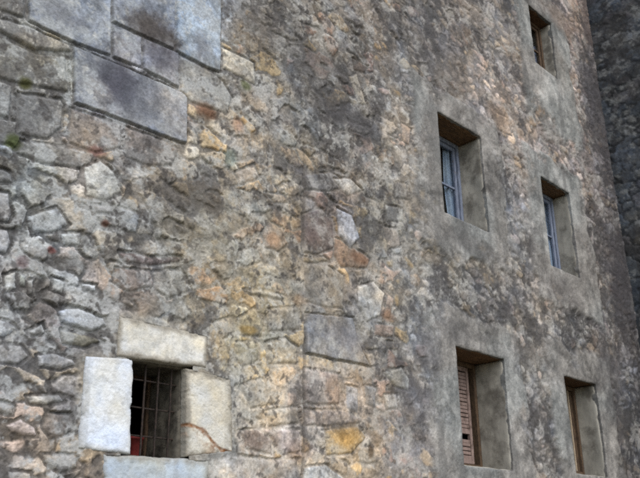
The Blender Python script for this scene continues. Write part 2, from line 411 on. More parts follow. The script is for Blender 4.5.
    return h, np.clip(col, 14, 235)

def mesh_grid(name, X, Y, Z, colour, keep, mat, parent, lip=None):
    """a grid of shape (rows, columns) as one mesh with a colour attribute"""
    nr, nc = X.shape
    idx = np.arange(nr*nc).reshape(nr, nc)
    q = np.stack([idx[:-1, :-1], idx[:-1, 1:], idx[1:, 1:], idx[1:, :-1]], -1).reshape(-1, 4)
    q = q[keep.reshape(-1)]
    co = np.stack([X.ravel(), Y.ravel(), Z.ravel()], -1)
    rgb = colour
    if lip is not None:
        # carry the rim of every opening into the thickness of the wall
        e = np.concatenate([q[:, [0, 1]], q[:, [1, 2]], q[:, [2, 3]], q[:, [3, 0]]])
        key = np.sort(e, 1); k = key[:, 0]*np.int64(nr*nc)+key[:, 1]
        un, inv, cnt = np.unique(k, return_inverse=True, return_counts=True)
        b = e[cnt[inv] == 1]
        inner = lip[b[:, 0]] & lip[b[:, 1]]
        b = b[inner]
        vs = np.unique(b); mp = np.full(nr*nc, -1); mp[vs] = nr*nc+np.arange(vs.size)
        cc = co[vs].copy(); c2_ = co[vs].copy(); c2_[:, 1] = 0.05; m_ = vs.size
        co = np.concatenate([co, cc, c2_]); rgb = np.concatenate([rgb, rgb[vs], rgb[vs]])
        q = np.concatenate([q, np.stack([mp[b[:, 1]], mp[b[:, 0]], mp[b[:, 0]]+m_, mp[b[:, 1]]+m_], -1)])
    me = bpy.data.meshes.new(name)
    me.vertices.add(len(co)); me.vertices.foreach_set('co', co.astype(np.float32).ravel())
    me.loops.add(q.size); me.loops.foreach_set('vertex_index', q.astype(np.int32).ravel())
    me.polygons.add(len(q)); me.polygons.foreach_set('loop_start', np.arange(0, q.size, 4, dtype=np.int32))
    me.polygons.foreach_set('use_smooth', np.ones(len(q), bool))
    me.update(calc_edges=True); me.validate()
    at_ = me.color_attributes.new('tint', 'FLOAT_COLOR', 'POINT')
    rgba = np.concatenate([lin(rgb)*ALB, np.ones((len(rgb), 1))], 1)
    at_.data.foreach_set('color', rgba.astype(np.float32).ravel())
    return link(name, me, mat, parent)
ALB = 1.12

# ------------------------------------------------------------------ materials
def mat_nodes(name):
    m = bpy.data.materials.new(name); m.use_nodes = True
    nt = m.node_tree; b = nt.nodes['Principled BSDF']
    return m, nt, b
def masonry_mat(amp=.28):
    m, nt, b = mat_nodes('weathered_masonry')
    a = nt.nodes.new('ShaderNodeAttribute'); a.attribute_name = 'tint'
    tc = nt.nodes.new('ShaderNodeTexCoord')
    n = nt.nodes.new('ShaderNodeTexNoise'); n.inputs['Scale'].default_value = 46; n.inputs['Detail'].default_value = 7; n.inputs['Roughness'].default_value = .68
    nt.links.new(tc.outputs['Object'], n.inputs['Vector'])
    mr = nt.nodes.new('ShaderNodeMapRange'); mr.inputs[1].default_value = .3; mr.inputs[2].default_value = .7; mr.inputs[3].default_value = 1-amp; mr.inputs[4].default_value = 1+amp
    nt.links.new(n.outputs['Fac'], mr.inputs[0])
    mx = nt.nodes.new('ShaderNodeMix'); mx.data_type = 'RGBA'; mx.blend_type = 'MULTIPLY'; mx.inputs[0].default_value = 1
    cb = nt.nodes.new('ShaderNodeCombineColor')
    for i in range(3): nt.links.new(mr.outputs[0], cb.inputs[i])
    nt.links.new(a.outputs['Color'], mx.inputs[6]); nt.links.new(cb.outputs[0], mx.inputs[7])
    nt.links.new(mx.outputs[2], b.inputs['Base Color'])
    n2 = nt.nodes.new('ShaderNodeTexNoise'); n2.inputs['Scale'].default_value = 70; n2.inputs['Detail'].default_value = 6
    nt.links.new(tc.outputs['Object'], n2.inputs['Vector'])
    bp = nt.nodes.new('ShaderNodeBump'); bp.inputs['Strength'].default_value = .55; bp.inputs['Distance'].default_value = .008
    nt.links.new(n2.outputs['Fac'], bp.inputs['Height']); nt.links.new(bp.outputs[0], b.inputs['Normal'])
    b.inputs['Roughness'].default_value = .92; b.inputs['Specular IOR Level'].default_value = .18
    return m
def noisy(name, c1, c2, scale=12, stretch=(1, 1, 1), rough=.85, bump=.003, lo=.35, hi=.65, c3=None, scale3=4, t3=(.5, .62)):
    """two tones mixed by noise, an optional third tone in patches, bump"""
    m, nt, b = mat_nodes(name)
    tc = nt.nodes.new('ShaderNodeTexCoord'); mp = nt.nodes.new('ShaderNodeMapping'); mp.inputs['Scale'].default_value = stretch
    nt.links.new(tc.outputs['Object'], mp.inputs['Vector'])
    n = nt.nodes.new('ShaderNodeTexNoise'); n.inputs['Scale'].default_value = scale; n.inputs['Detail'].default_value = 8; n.inputs['Roughness'].default_value = .65
    nt.links.new(mp.outputs[0], n.inputs['Vector'])
    r = nt.nodes.new('ShaderNodeValToRGB'); r.color_ramp.elements[0].position = lo; r.color_ramp.elements[1].position = hi
    r.color_ramp.elements[0].color = (*(lin(c1)*ALB), 1); r.color_ramp.elements[1].color = (*(lin(c2)*ALB), 1)
    nt.links.new(n.outputs['Fac'], r.inputs[0]); out = r.outputs[0]
    if c3:
        n3 = nt.nodes.new('ShaderNodeTexNoise'); n3.inputs['Scale'].default_value = scale3; n3.inputs['Detail'].default_value = 7; n3.inputs['Roughness'].default_value = .66
        nt.links.new(tc.outputs['Object'], n3.inputs['Vector'])
        q = nt.nodes.new('ShaderNodeMapRange'); q.inputs[1].default_value = t3[0]; q.inputs[2].default_value = t3[1]; q.inputs[4].default_value = .85
        nt.links.new(n3.outputs['Fac'], q.inputs[0])
        mx = nt.nodes.new('ShaderNodeMix'); mx.data_type = 'RGBA'
        nt.links.new(q.outputs[0], mx.inputs[0]); nt.links.new(out, mx.inputs[6]); mx.inputs[7].default_value = (*(lin(c3)*ALB), 1)
        out = mx.outputs[2]
    nt.links.new(out, b.inputs['Base Color'])
    bp = nt.nodes.new('ShaderNodeBump'); bp.inputs['Strength'].default_value = .6; bp.inputs['Distance'].default_value = bump
    nt.links.new(n.outputs['Fac'], bp.inputs['Height']); nt.links.new(bp.outputs[0], b.inputs['Normal'])
    b.inputs['Roughness'].default_value = rough; b.inputs['Specular IOR Level'].default_value = .25
    return m
M = {}
M['masonry'] = masonry_mat()
M['plaster'] = noisy('reveal_render', (118, 115, 107), (172, 168, 156), 6, (1, 1, .4), c3=(92, 88, 80), scale3=3.0, t3=(.48, .62), lo=.28, hi=.72)
M['reveal_stone'] = noisy('shaded_reveal_stone', (66, 63, 56), (110, 105, 94), 9, c3=(46, 43, 38), scale3=8)  # dim recess put into the dark tones of the rough stone
M['lintel_wood'] = noisy('old_lintel_timber', (66, 50, 36), (112, 86, 60), 9, (1, 6, 6), bump=.006)
M['lintel_dark'] = noisy('dark_lintel_timber', (58, 44, 34), (100, 74, 50), 9, (1, 6, 6), bump=.006)  # slightly darker brown than the other lintel timber
M['frame_wood'] = noisy('bare_window_timber', (92, 76, 60), (140, 118, 94), 14, (5, 5, 1), bump=.003)
M['frame_dark'] = noisy('brown_window_timber', (56, 46, 38), (94, 76, 58), 14, (5, 5, 1), bump=.003)
M['paint'] = noisy('flaking_pale_paint', (84, 92, 108), (124, 132, 148), 10, (5, 5, 1), bump=.002, c3=(108, 96, 84), scale3=14, t3=(.6, .68))
M['shutter'] = noisy('sun_bleached_shutter', (104, 88, 82), (138, 120, 112), 12, (6, 6, 1), bump=.004, c3=(84, 70, 62), scale3=9)
M['curtain'] = noisy('white_cotton', (158, 168, 188), (196, 202, 212), 5, bump=.001, rough=.95)
M['curtain_grey'] = noisy('grey_cotton', (104, 104, 124), (140, 140, 158), 5, bump=.001, rough=.95)
M['iron'] = noisy('rusty_iron', (30, 27, 25), (56, 46, 40), 40, bump=.002, rough=.8)
M['red'] = noisy('faded_red', (92, 32, 32), (116, 46, 42), 12, bump=.001, rough=.6)
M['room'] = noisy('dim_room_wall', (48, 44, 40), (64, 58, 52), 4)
M['ground'] = noisy('trodden_earth', (96, 88, 74), (134, 124, 106), 3, c3=(84, 92, 60), scale3=.7)
def glass_mat():
    m, nt, b = mat_nodes('old_window_glass')
    nt.nodes.remove(b); o = nt.nodes['Material Output']
    t = nt.nodes.new('ShaderNodeBsdfTransparent'); t.inputs[0].default_value = (.8, .84, .86, 1)
    g = nt.nodes.new('ShaderNodeBsdfGlossy'); g.inputs['Roughness'].default_value = .06
    tc = nt.nodes.new('ShaderNodeTexCoord'); n = nt.nodes.new('ShaderNodeTexNoise'); n.inputs['Scale'].default_value = 3
    nt.links.new(tc.outputs['Object'], n.inputs['Vector'])
    bp = nt.nodes.new('ShaderNodeBump'); bp.inputs['Distance'].default_value = .01; bp.inputs['Strength'].default_value = .3
    nt.links.new(n.outputs['Fac'], bp.inputs['Height']); nt.links.new(bp.outputs[0], g.inputs['Normal'])
    lw = nt.nodes.new('ShaderNodeLayerWeight'); lw.inputs['Blend'].default_value = .5
    pw = nt.nodes.new('ShaderNodeMath'); pw.operation = 'POWER'; pw.inputs[1].default_value = 4
    nt.links.new(lw.outputs['Facing'], pw.inputs[0])
    fr = nt.nodes.new('ShaderNodeMath'); fr.operation = 'MULTIPLY_ADD'; fr.inputs[1].default_value = .6; fr.inputs[2].default_value = .03
    nt.links.new(pw.outputs[0], fr.inputs[0])
    mx = nt.nodes.new('ShaderNodeMixShader')
    nt.links.new(fr.outputs[0], mx.inputs[0]); nt.links.new(t.outputs[0], mx.inputs[1]); nt.links.new(g.outputs[0], mx.inputs[2])
    nt.links.new(mx.outputs[0], o.inputs['Surface'])
    return m
M['glass'] = glass_mat()

def cream_crack_mat():
    """cream stone with the rusty crack that wanders across its lower half"""
    m = masonry_mat(.10); m.name = 'dressed_limestone'
    nt = m.node_tree; b = nt.nodes['Principled BSDF']
    src = b.inputs['Base Color'].links[0].from_socket
    a = nt.nodes.new('ShaderNodeAttribute'); a.attribute_name = 'rust'
    mx = nt.nodes.new('ShaderNodeMix'); mx.data_type = 'RGBA'
    nt.links.new(a.outputs['Fac'], mx.inputs[0]); nt.links.new(src, mx.inputs[6]); mx.inputs[7].default_value = (*lin((130, 90, 58)), 1)
    nt.links.new(mx.outputs[2], b.inputs['Base Color'])
    return m
M['crack_stone'] = cream_crack_mat()

# ------------------------------------------------------------------ the facade
def steps(a, b, fn):
    out = [a]
    while out[-1] < b: out.append(out[-1]+fn(out[-1]))
    out[-1] = b
    return np.array(out)
CORNER = 12.15
Q = 1.15                        # grid pitch relative to the size a pixel has on the wall
def dxf(x):
    if x < 0.9: return 0.03
    t = math.atan2(x, DIST)-YAW
    return Q*(x*x+25)/(5*1300)*math.cos(t)**2
xs = np.concatenate([steps(-7, 0.9, dxf)[:-1], steps(0.9, CORNER+.06, dxf)])
def rows(lo, hi, n, zlo, zhi, nlo, nhi):
    t = np.linspace(0, 1, n)
    a = np.linspace(0, 1, nlo+1)[:-1]; b = np.linspace(0, 1, nhi+1)[1:]
    return lambda L, H: np.concatenate([zlo+(L-zlo)*a, L+(H-L)*t, H+(zhi-H)*b])
NV = int(990/Q)
mk = rows(0, 1, NV, -1.75, 12.6, 40, 120)
cols = []
for x in xs:
    xx = max(x, 0.6)
    L = 0.12+0.045*xx; H = 3.9+.585*xx
    cols.append(mk(L, H))
Zr = np.stack(cols, 1)          # rows x columns, above the eye
X = np.tile(xs, (Zr.shape[0], 1)); Z = Zr+EYE
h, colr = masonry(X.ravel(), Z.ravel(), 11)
h = h.reshape(X.shape)
# cut the openings and draw the rims onto their (slightly uneven) outlines
keep = np.ones((X.shape[0]-1, X.shape[1]-1), bool)
xc = (X[:-1, :-1]+X[1:, 1:]+X[:-1, 1:]+X[1:, :-1])/4; zc = (Z[:-1, :-1]+Z[1:, 1:]+Z[:-1, 1:]+Z[1:, :-1])/4
lip = np.zeros(X.shape, bool)
for k, r in OPEN.items():
    if k == 'C': r = (r[0]-.05, r[1]+.05, r[2]-.05, r[3]+.05)
    ins = (xc > r[0]) & (xc < r[1]) & (zc > r[2]+EYE) & (zc < r[3]+EYE)
    keep &= ~ins
    v_in = np.zeros(X.shape, bool); v_out = np.zeros(X.shape, bool)
    for a in (slice(0, -1), slice(1, None)):
        for b in (slice(0, -1), slice(1, None)):
            v_in[a, b] |= ins; v_out[a, b] |= ~ins
    rim = np.where(v_in & v_out)
    if k != 'C': lip[rim] = True
    x, z = X[rim], Z[rim]
    dl, dr, db, dt = np.abs(x-r[0]), np.abs(x-r[1]), np.abs(z-r[2]-EYE), np.abs(z-r[3]-EYE)
    j = np.argmin(np.stack([dl, dr, db, dt]), 0)
    amp = 0.007 if k != 'C' else 0.0
    wob = amp*fbm(x*7+z*7, z*5-x*5, 77, 3)
    X[rim] = np.where(j == 0, r[0]-.005+wob, np.where(j == 1, r[1]+.005+wob, np.clip(x, r[0]-.005, r[1]+.005)))
    Z[rim] = np.where(j == 2, r[2]+EYE-.005+wob, np.where(j == 3, r[3]+EYE+.005+wob, np.clip(z, r[2]+EYE-.005, r[3]+EYE+.005)))
building = tag(empty('stone_building', (6, 0, 0)), 'old rubble stone building with six small windows and grey cement patches', 'building')
def put(o, parent):
    """keep world coordinates under the building's empty"""
    o.parent = parent
    o.matrix_parent_inverse = Matrix.Translation(-Vector(parent.location)) if parent.type == 'EMPTY' else Matrix.Identity(4)
    return o
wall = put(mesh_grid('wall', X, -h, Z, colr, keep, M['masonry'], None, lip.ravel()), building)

# ------------------------------------------------------------------ small mesh helpers
def rough_box(name, x0, x1, y0, y1, z0, z1, mat, parent, cut=.05, amp=.003, bev=.006, seed=0, freq=6, holder=None):
    """a worn block: a subdivided box with rounded edges and an uneven surface"""
    bm = bmesh.new()
    nx, ny, nz = [max(1, min(60, int(round((b-a)/cut)))) for a, b in ((x0, x1), (y0, y1), (z0, z1))]
    def face(o, a, b, na, nb):
        vs = [[bm.verts.new(o+a*(i/na)+b*(j/nb)) for i in range(na+1)] for j in range(nb+1)]
        for j in range(nb):
            for i in range(na):
                bm.faces.new((vs[j][i], vs[j][i+1], vs[j+1][i+1], vs[j+1][i]))
    o = Vector((x0, y0, z0)); ex, ey, ez = Vector((x1-x0, 0, 0)), Vector((0, y1-y0, 0)), Vector((0, 0, z1-z0))
    face(o, ex, ez, nx, nz); face(o+ey, ez, ex, nz, nx); face(o, ez, ey, nz, ny); face(o+ex, ey, ez, ny, nz)
    face(o, ey, ex, ny, nx); face(o+ez, ex, ey, nx, ny)
    bmesh.ops.remove_doubles(bm, verts=bm.verts, dist=1e-5)
    bmesh.ops.recalc_face_normals(bm, faces=bm.faces)
    co = np.array([v.co for v in bm.verts]); n = len(co)
    lo = np.array([x0, y0, z0]); hi = np.array([x1, y1, z1])
    edge = ((co-lo < 1e-5) | (hi-co < 1e-5)).sum(1)
    c = (lo+hi)/2; d = np.sign(c-co)*((co-lo < 1e-5) | (hi-co < 1e-5))
    mv = d*(bev*np.maximum(edge-1, 0))[:, None]
    for k in range(3):
        mv[:, k] += amp*fbm(co[:, 0]*freq+co[:, 1]*freq*.7+k*13, co[:, 2]*freq-co[:, 1]*freq*.6, 300+seed+k, 4)
    co = co+mv
    for v, p in zip(bm.verts, co): v.co = p
    me = bpy.data.meshes.new(name); bm.to_mesh(me); bm.free()
    for p in me.polygons: p.use_smooth = amp > .002
    o_ = link(name, me, mat)
    return put(o_, parent)

def boxes(name, lst, mat, parent, bev=.004):
    """several boards of one piece of joinery as one mesh with softened arrises"""
    bm = bmesh.new()
    for (x0, x1, y0, y1, z0, z1) in lst:
        r = bmesh.ops.create_cube(bm, size=1)
        for v in r['verts']:
            v.co = Vector(((x0+x1)/2+v.co.x*(x1-x0), (y0+y1)/2+v.co.y*(y1-y0), (z0+z1)/2+v.co.z*(z1-z0)))
    bmesh.ops.bevel(bm, geom=list(bm.edges), offset=bev, segments=2, affect='EDGES', clamp_overlap=True)
    me = bpy.data.meshes.new(name); bm.to_mesh(me); bm.free()
    return put(link(name, me, mat), parent)

def frame_boards(x0, x1, y0, y1, z0, z1, w, wb=None):
    wb = wb or w
    return [(x0, x0+w, y0, y1, z0, z1), (x1-w, x1, y0, y1, z0, z1), (x0+w+.001, x1-w-.001, y0, y1, z1-w, z1), (x0+w+.001, x1-w-.001, y0, y1, z0, z0+wb)]

def room(r, y0, dep):
    """the unlit room behind an opening: walls, floor and ceiling, open towards the window"""
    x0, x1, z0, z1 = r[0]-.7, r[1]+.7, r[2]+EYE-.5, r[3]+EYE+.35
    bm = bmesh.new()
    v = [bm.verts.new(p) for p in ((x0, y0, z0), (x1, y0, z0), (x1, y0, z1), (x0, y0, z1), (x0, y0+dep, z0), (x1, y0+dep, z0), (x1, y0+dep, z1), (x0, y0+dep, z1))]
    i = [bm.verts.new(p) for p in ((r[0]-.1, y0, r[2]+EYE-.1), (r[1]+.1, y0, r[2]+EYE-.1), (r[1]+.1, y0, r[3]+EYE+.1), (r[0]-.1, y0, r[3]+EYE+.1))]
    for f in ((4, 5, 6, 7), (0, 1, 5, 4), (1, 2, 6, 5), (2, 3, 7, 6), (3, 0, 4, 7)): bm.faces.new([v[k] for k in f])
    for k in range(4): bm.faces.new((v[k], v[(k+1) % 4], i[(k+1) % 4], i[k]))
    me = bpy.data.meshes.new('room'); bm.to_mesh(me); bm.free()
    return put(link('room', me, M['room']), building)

# ------------------------------------------------------------------ windows
def window(k, label, frame_mat, sash_mat, lintel_mat, kind):
    x0, x1, zl, zh, d = OPEN[k]; z0, z1 = zl+EYE, zh+EYE
    fw_ = .055
    boards = frame_boards(x0+.004, x1-.004, d, d+.09, z0+.03, z1-.004, fw_)
    w = boxes('window', boards, frame_mat, building); w['label'] = label
    sd = sum(map(ord, k))
    rough_box('lintel', x0-.16, x1+.16, .004, .56, z1, z1+.16, lintel_mat, w, .04, .006, .008, sd)
    rough_box('reveal', x1, x1+.10, .004, d+.12, z0-.05, z1-.001, M['plaster'], w, .03, .007, .006, sd+1)
    rough_box('reveal', x0-.10, x0, .004, d+.12, z0-.05, z1-.001, M['plaster'], w, .03, .007, .006, sd+2)
    rough_box('sill', x0-.02, x1+.02, .006, d+.14, z0-.09, z0+.012, M['plaster'], w, .03, .007, .012, sd+3)
    xi0, xi1, zi0, zi1 = x0+.004+fw_+.004, x1-.004-fw_-.004, z0+.03+fw_+.004, z1-.004-fw_-.004
    xm = (xi0+xi1)/2
    def sash(a, b, bars=1, y=d+.02):
        ww = .05
        l = frame_boards(a, b, y, y+.045, zi0, zi1, ww, .075)
        for q in range(bars):
            zz = zi0+(zi1-zi0)*(q+1)/(bars+1)
            l.append((a+ww+.001, b-ww-.001, y+.008, y+.037, zz-.014, zz+.014))
        boxes('sash', l, sash_mat, w, .003)
        boxes('pane', [(a+ww+.0015, b-ww-.0015, y+.020, y+.025, zi0+.076, zi1-ww-.001)], M['glass'], w, .0005)
    def ajar(hx, wd, ang, mat, name, y=d+.03, plank=False):
        """a leaf hinged at hx, swung into the room"""
        bm = bmesh.new()
        n = 4 if plank else 1
        for q in range(n):
            r = bmesh.ops.create_cube(bm, size=1)
            a, b = wd*q/n+.002, wd*(q+1)/n-.002
            for v in r['verts']: v.co = Vector(((a+b)/2+v.co.x*(b-a), v.co.y*.03, (zi0+zi1)/2+v.co.z*(zi1-zi0)))
        if plank:
            for zz in (.16, .5, .82):
                r = bmesh.ops.create_cube(bm, size=1); zq = zi0+(zi1-zi0)*zz
                for v in r['verts']: v.co = Vector((wd*.5+v.co.x*wd*.96, -.025+v.co.y*.02, zq+v.co.z*.085))
        bmesh.ops.bevel(bm, geom=list(bm.edges), offset=.003, segments=2, affect='EDGES')
        bm.transform(Matrix.Translation((hx, y, 0)) @ Matrix.Rotation(ang, 4, 'Z'))
        me = bpy.data.meshes.new(name); bm.to_mesh(me); bm.free()
        return put(link(name, me, mat), w)
    if kind == 'sashes':
        sash(xi0, xm-.003); sash(xm+.003, xi1)
    elif kind == 'shutter':
        l = []                                   # right leaf: ledged boards with louvre slats, left leaf the same
        for a, b in ((xi0, xm-.002), (xm+.002, xi1-.085)):
            y = d+.01
            l = frame_boards(a, b, y, y+.04, zi0, zi1, .05, .09)
            zz = zi0+.10
            zmid = zi0+(zi1-zi0)*.30
            l.append((a+.051, b-.051, y+.002, y+.038, zmid, zmid+.06))
            while zz < zi1-.085:
                if not (zmid-.03 < zz < zmid+.065) and not (b > xm and zmid-.09 < zz < zmid):
                    l.append((a+.0505, b-.0505, y+.006, y+.030, zz, zz+.0365))
                zz += .042+random.uniform(-.006, .006)
            boxes('shutter', l, M['shutter'], w, .003)
    elif kind == 'ajar':
        sash(xi0, xm-.003, 1)
        ajar(xi1-.13, .03, math.radians(6), M['paint_bare'], 'stile')
        ajar(xi1-.01, .36, math.radians(125), sash_mat, 'casement')
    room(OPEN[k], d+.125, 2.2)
    return w, d, (xi0, xi1, zi0, zi1)
M['paint_bare'] = noisy('bare_pale_timber', (140, 126, 106), (176, 160, 138), 14, (6, 6, 1), bump=.002)

def curtain(k, xa, xb, y, z0, z1, mat, label, n=7, amp=.028, seed=0):
    """cloth hanging in folds behind the panes"""
    bm = bmesh.new(); nu, nv = 60, 26
    g = []
    for j in range(nv+1):
        row = []
        t = j/nv
        for i in range(nu+1):
            s = i/nu
            a = amp*(0.6+0.5*t)*math.sin(s*n*2*math.pi+seed+.5*math.sin(3*t+seed))+.01*math.sin(s*11+5*t)
            row.append(bm.verts.new((xa+(xb-xa)*s+.006*math.sin(9*t+4*s), y+a, z1-(z1-z0)*t)))
        g.append(row)
    for j in range(nv):
        for i in range(nu): bm.faces.new((g[j][i], g[j+1][i], g[j+1][i+1], g[j][i+1]))
    me = bpy.data.meshes.new('curtain'); bm.to_mesh(me); bm.free()
    for p in me.polygons: p.use_smooth = True
    o = link('curtain', me, mat); s = o.modifiers.new('cloth', 'SOLIDIFY'); s.thickness = .003
    return tag(o, label, 'curtain')

wA2, d, b_ = window('A2', 'larger middle storey window with blue grey frame under a deep brown lintel', M['paint'], M['paint'], M['lintel_wood'], 'sashes')
curtain('A2', 7.90, 8.10, d+.085, b_[2]-.02, b_[3]+.02, M['curtain'], 'pale curtain behind the glass of the larger middle storey window', 4, .022, .4)
wA1, d, b_ = window('A1', 'window closed by a bleached pinkish shutter', M['frame_dark'], M['frame_dark'], M['lintel_wood'], 'shutter')
wB2, d, b_ = window('B2', 'narrower middle storey window beside the dark corner wall', M['paint'], M['paint'], M['lintel_wood'], 'sashes')
curtain('B2', 10.08, 10.40, d+.085, b_[2]-.02, b_[3]+.02, M['curtain'], 'pale curtain behind the narrower middle storey window nearest the dark corner wall', 4, .02, 1.7)
wB1, d, b_ = window('B1', 'window with one pale bare upright against a dark opening', M['frame_dark'], M['frame_dark'], M['lintel_dark'], 'ajar')
wB3, d, b_ = window('B3', 'topmost window, dark above and bluish below', M['frame_dark'], M['frame_dark'], M['lintel_dark'], 'sashes')
curtain('B3', 9.95, 10.54, d+.085, b_[2]-.02, b_[2]+.60, M['curtain_grey'], 'greyish blue half curtain low in the topmost window', 6, .02, 2.2)

# the small barred window in its dressed surround
def block(name, px, tint, grime, edge, parent, y0, seed, rust=False, cut=.009):
    """a dressed stone cut to the outline of its face (photograph points on the facade), 0.2 m deep"""
    P = [at(*q) for q in px]
    bm = bmesh.new()
    (ax, az), (bx, bz), (cx, cz), (dx, dz) = P          # top left, top right, bottom right, bottom left
    nu = max(4, int(math.hypot(bx-ax, bz-az)/cut)); nv = max(4, int(math.hypot(dx-ax, dz-az)/cut))
    rows_ = []
    S, T = np.meshgrid(np.linspace(0, 1, nu+1), np.linspace(0, 1, nv+1))
    gx = (ax*(1-S)+bx*S)*(1-T)+(dx*(1-S)+cx*S)*T; gz = (az*(1-S)+bz*S)*(1-T)+(dz*(1-S)+cz*S)*T
    es = np.minimum(np.minimum(S*math.hypot(bx-ax, bz-az), (1-S)*math.hypot(bx-ax, bz-az)), np.minimum(T*(az-dz), (1-T)*(az-dz)))
    f_ = gx.ravel(); e_ = gz.ravel(); N_ = lambda k, sd, o, g=.6: fbm(f_*k, e_*k, sd, o, g).reshape(gx.shape)
    n1, n2, n3 = N_(4, seed+2, 5), N_(14, seed+3, 4), N_(40, seed+4, 3)
    rim = (.010*N_(7, seed+5, 4)+.004*n2)*np.exp(-es/.03)
    ero = np.clip(1-es/(.005+.010*np.clip(.5+n1, 0, 1)), 0, 1)
    chip = 1.4*sstep(.10, .38, N_(10, seed+8, 4))*np.exp(-es/.022)
    pit = sstep(.26, .44, N_(32, seed+9, 3))
    tool = np.sin((gx*.8+gz)*150+3*n2)*sstep(-.1, .3, N_(3, seed+10, 3))     # worn tooling
    gy = y0+.013*ero**1.6+.005*n1+.0035*n2+.0014*n3+.014*chip+.0035*pit+.0007*tool
    base_ = np.array(tint, float)[None, None, :]
    c_ = base_*(1.03+.06*n1+.05*n2+.03*n3)[..., None]
    w_ = N_(5, seed+11, 4)[..., None]; c_ = c_*np.concatenate([1+.05*w_, 1+.01*w_, 1-.07*w_], -1)
    gm = (sstep(.02, .40, N_(3.2, seed+12, 6, .62))*.36)[..., None]; c_ = c_*(1-gm)+np.array(grime, float)*gm
    em = (sstep(.055, .0, es+.035*N_(12, seed+13, 4))*edge)[..., None]; c_ = c_*(1-em)+np.array([128, 122, 110.])*em
    li = (sstep(.25, .42, N_(17, seed+14, 4))*.14)[..., None]; c_ = c_*(1-li)+np.array([112, 110, 104.])*li
    dr = (sstep(.1, .5, fbm(f_*16, e_*2, seed+15, 4).reshape(gx.shape))*.25)[..., None]; c_ = c_*(1-dr)+np.array([140, 138, 130.])*dr
    gx = gx+rim; gz = gz+rim*.7
    vs = [[bm.verts.new((gx[j, i], gy[j, i], gz[j, i])) for i in range(nu+1)] for j in range(nv+1)]
    for j in range(nv):
        for i in range(nu): bm.faces.new((vs[j][i], vs[j+1][i], vs[j+1][i+1], vs[j][i+1]))
    ring = [vs[0][i] for i in range(nu+1)]+[vs[j][nu] for j in range(1, nv+1)]+[vs[nv][i] for i in range(nu-1, -1, -1)]+[vs[j][0] for j in range(nv-1, 0, -1)]
    back = [bm.verts.new((v.co.x, .055, v.co.z)) for v in ring]
    n = len(ring)
    for i in range(n): bm.faces.new((ring[i], ring[(i+1) % n], back[(i+1) % n], back[i]))
    bmesh.ops.recalc_face_normals(bm, faces=bm.faces)
    me = bpy.data.meshes.new(name); bm.to_mesh(me); bm.free()
    for p in me.polygons: p.use_smooth = True
    if rust:
        co = np.array([v.co for v in me.vertices]); path = [at(*q) for q in ((184, 425), (194, 427), (203, 431), (210, 442), (219, 448), (232, 453))]
        d = np.full(len(co), 9.0)
        jx = co[:, 0]+.012*fbm(co[:, 0]*14, co[:, 2]*14, 5, 4); jz = co[:, 2]+.012*fbm(co[:, 0]*14+7, co[:, 2]*14, 6, 4)
        for (ax, az), (bx, bz) in zip(path[:-1], path[1:]):
            ex, ez = bx-ax, bz-az; t = np.clip(((jx-ax)*ex+(jz-az)*ez)/(ex*ex+ez*ez), 0, 1)
            d = np.minimum(d, np.hypot(jx-ax-ex*t, jz-az-ez*t))
        low = np.array([at(200+(x_-3.8)*60, 455)[1] for x_ in co[:, 0]])
        n1 = fbm(co[:, 0]*16, co[:, 2]*16, 8, 4); n2 = fbm(co[:, 0]*45, co[:, 2]*45, 9, 3)
        pz = np.interp(co[:, 0], [p_[0] for p_ in path], [p_[1] for p_ in path])
        r = sstep(.022+.012*n1, .006, d)*(.85+.4*n2)
        r = np.maximum(r, .95*sstep(.10, .0, d)*sstep(-.35, .35, n1+.4*n2)*sstep(.02, -.015, co[:, 2]-pz))
        r = np.maximum(r, .34*sstep(.0, .05, pz-co[:, 2])*sstep(3.80, 3.92, co[:, 0])*sstep(-.4, .2, n1))
        r = np.clip(r, 0, 1)*sstep(.2, -.005, co[:, 1])
        for v_, d_ in zip(me.vertices, d):
            if v_.co.y < .02: v_.co.y += .006*max(0, 1-d_/.010)
        a_ = me.color_attributes.new('rust', 'FLOAT_COLOR', 'POINT')
        a_.data.foreach_set('color', np.stack([r, r, r, np.ones_like(r)], -1).astype(np.float32).ravel())
    if not rust:
        a_ = me.color_attributes.new('rust', 'FLOAT_COLOR', 'POINT')
        a_.data.foreach_set('color', np.tile(np.array([0, 0, 0, 1.], np.float32), (len(me.vertices), 1)).ravel())
    ct = np.zeros((len(me.vertices), 3)); nf = c_.shape[0]*c_.shape[1]
    ct[:nf] = c_.reshape(-1, 3); ct[nf:] = np.array(tint, float)*.8
    a_ = me.color_attributes.new('tint', 'FLOAT_COLOR', 'POINT')
    a_.data.foreach_set('color', np.concatenate([lin(np.clip(ct, 20, 235))*ALB, np.ones((len(ct), 1))], 1).astype(np.float32).ravel())
    return put(link(name, me, M['crack_stone']), parent)

x0, x1, zl, zh, d = OPEN['C']; z0, z1 = zl+EYE, zh+EYE
bars = []
wC = boxes('window', frame_boards(x0-.05, x1+.05, .46, .52, z0-.05, z1+.05, .07), M['frame_dark'], building)
wC['label'] = 'small barred window framed by pale dressed stone'
YF = -.024
block('lintel', ((117.5, 316), (207, 336.5), (205.2, 368.2), (115.6, 356.6)), (196, 193, 183), (146, 149, 148), .85, wC, YF, 41)
block('jamb', ((84, 357.2), (132.4, 359.6), (128.4, 455.0), (77.6, 448.6)), (196, 200, 203), (170, 176, 180), .25, wC, YF-.004, 52)
block('jamb', ((185.6, 368.4), (230, 379.5), (232.2, 452), (184.6, 457.2)), (188, 183, 169), (158, 150, 134), .9, wC, YF+.008, 63, True, .007)
block('sill', ((103, 454.3), (208, 460.5), (207, 500), (102, 494)), (162, 170, 174), (124, 130, 132), .6, wC, YF+.004, 74)
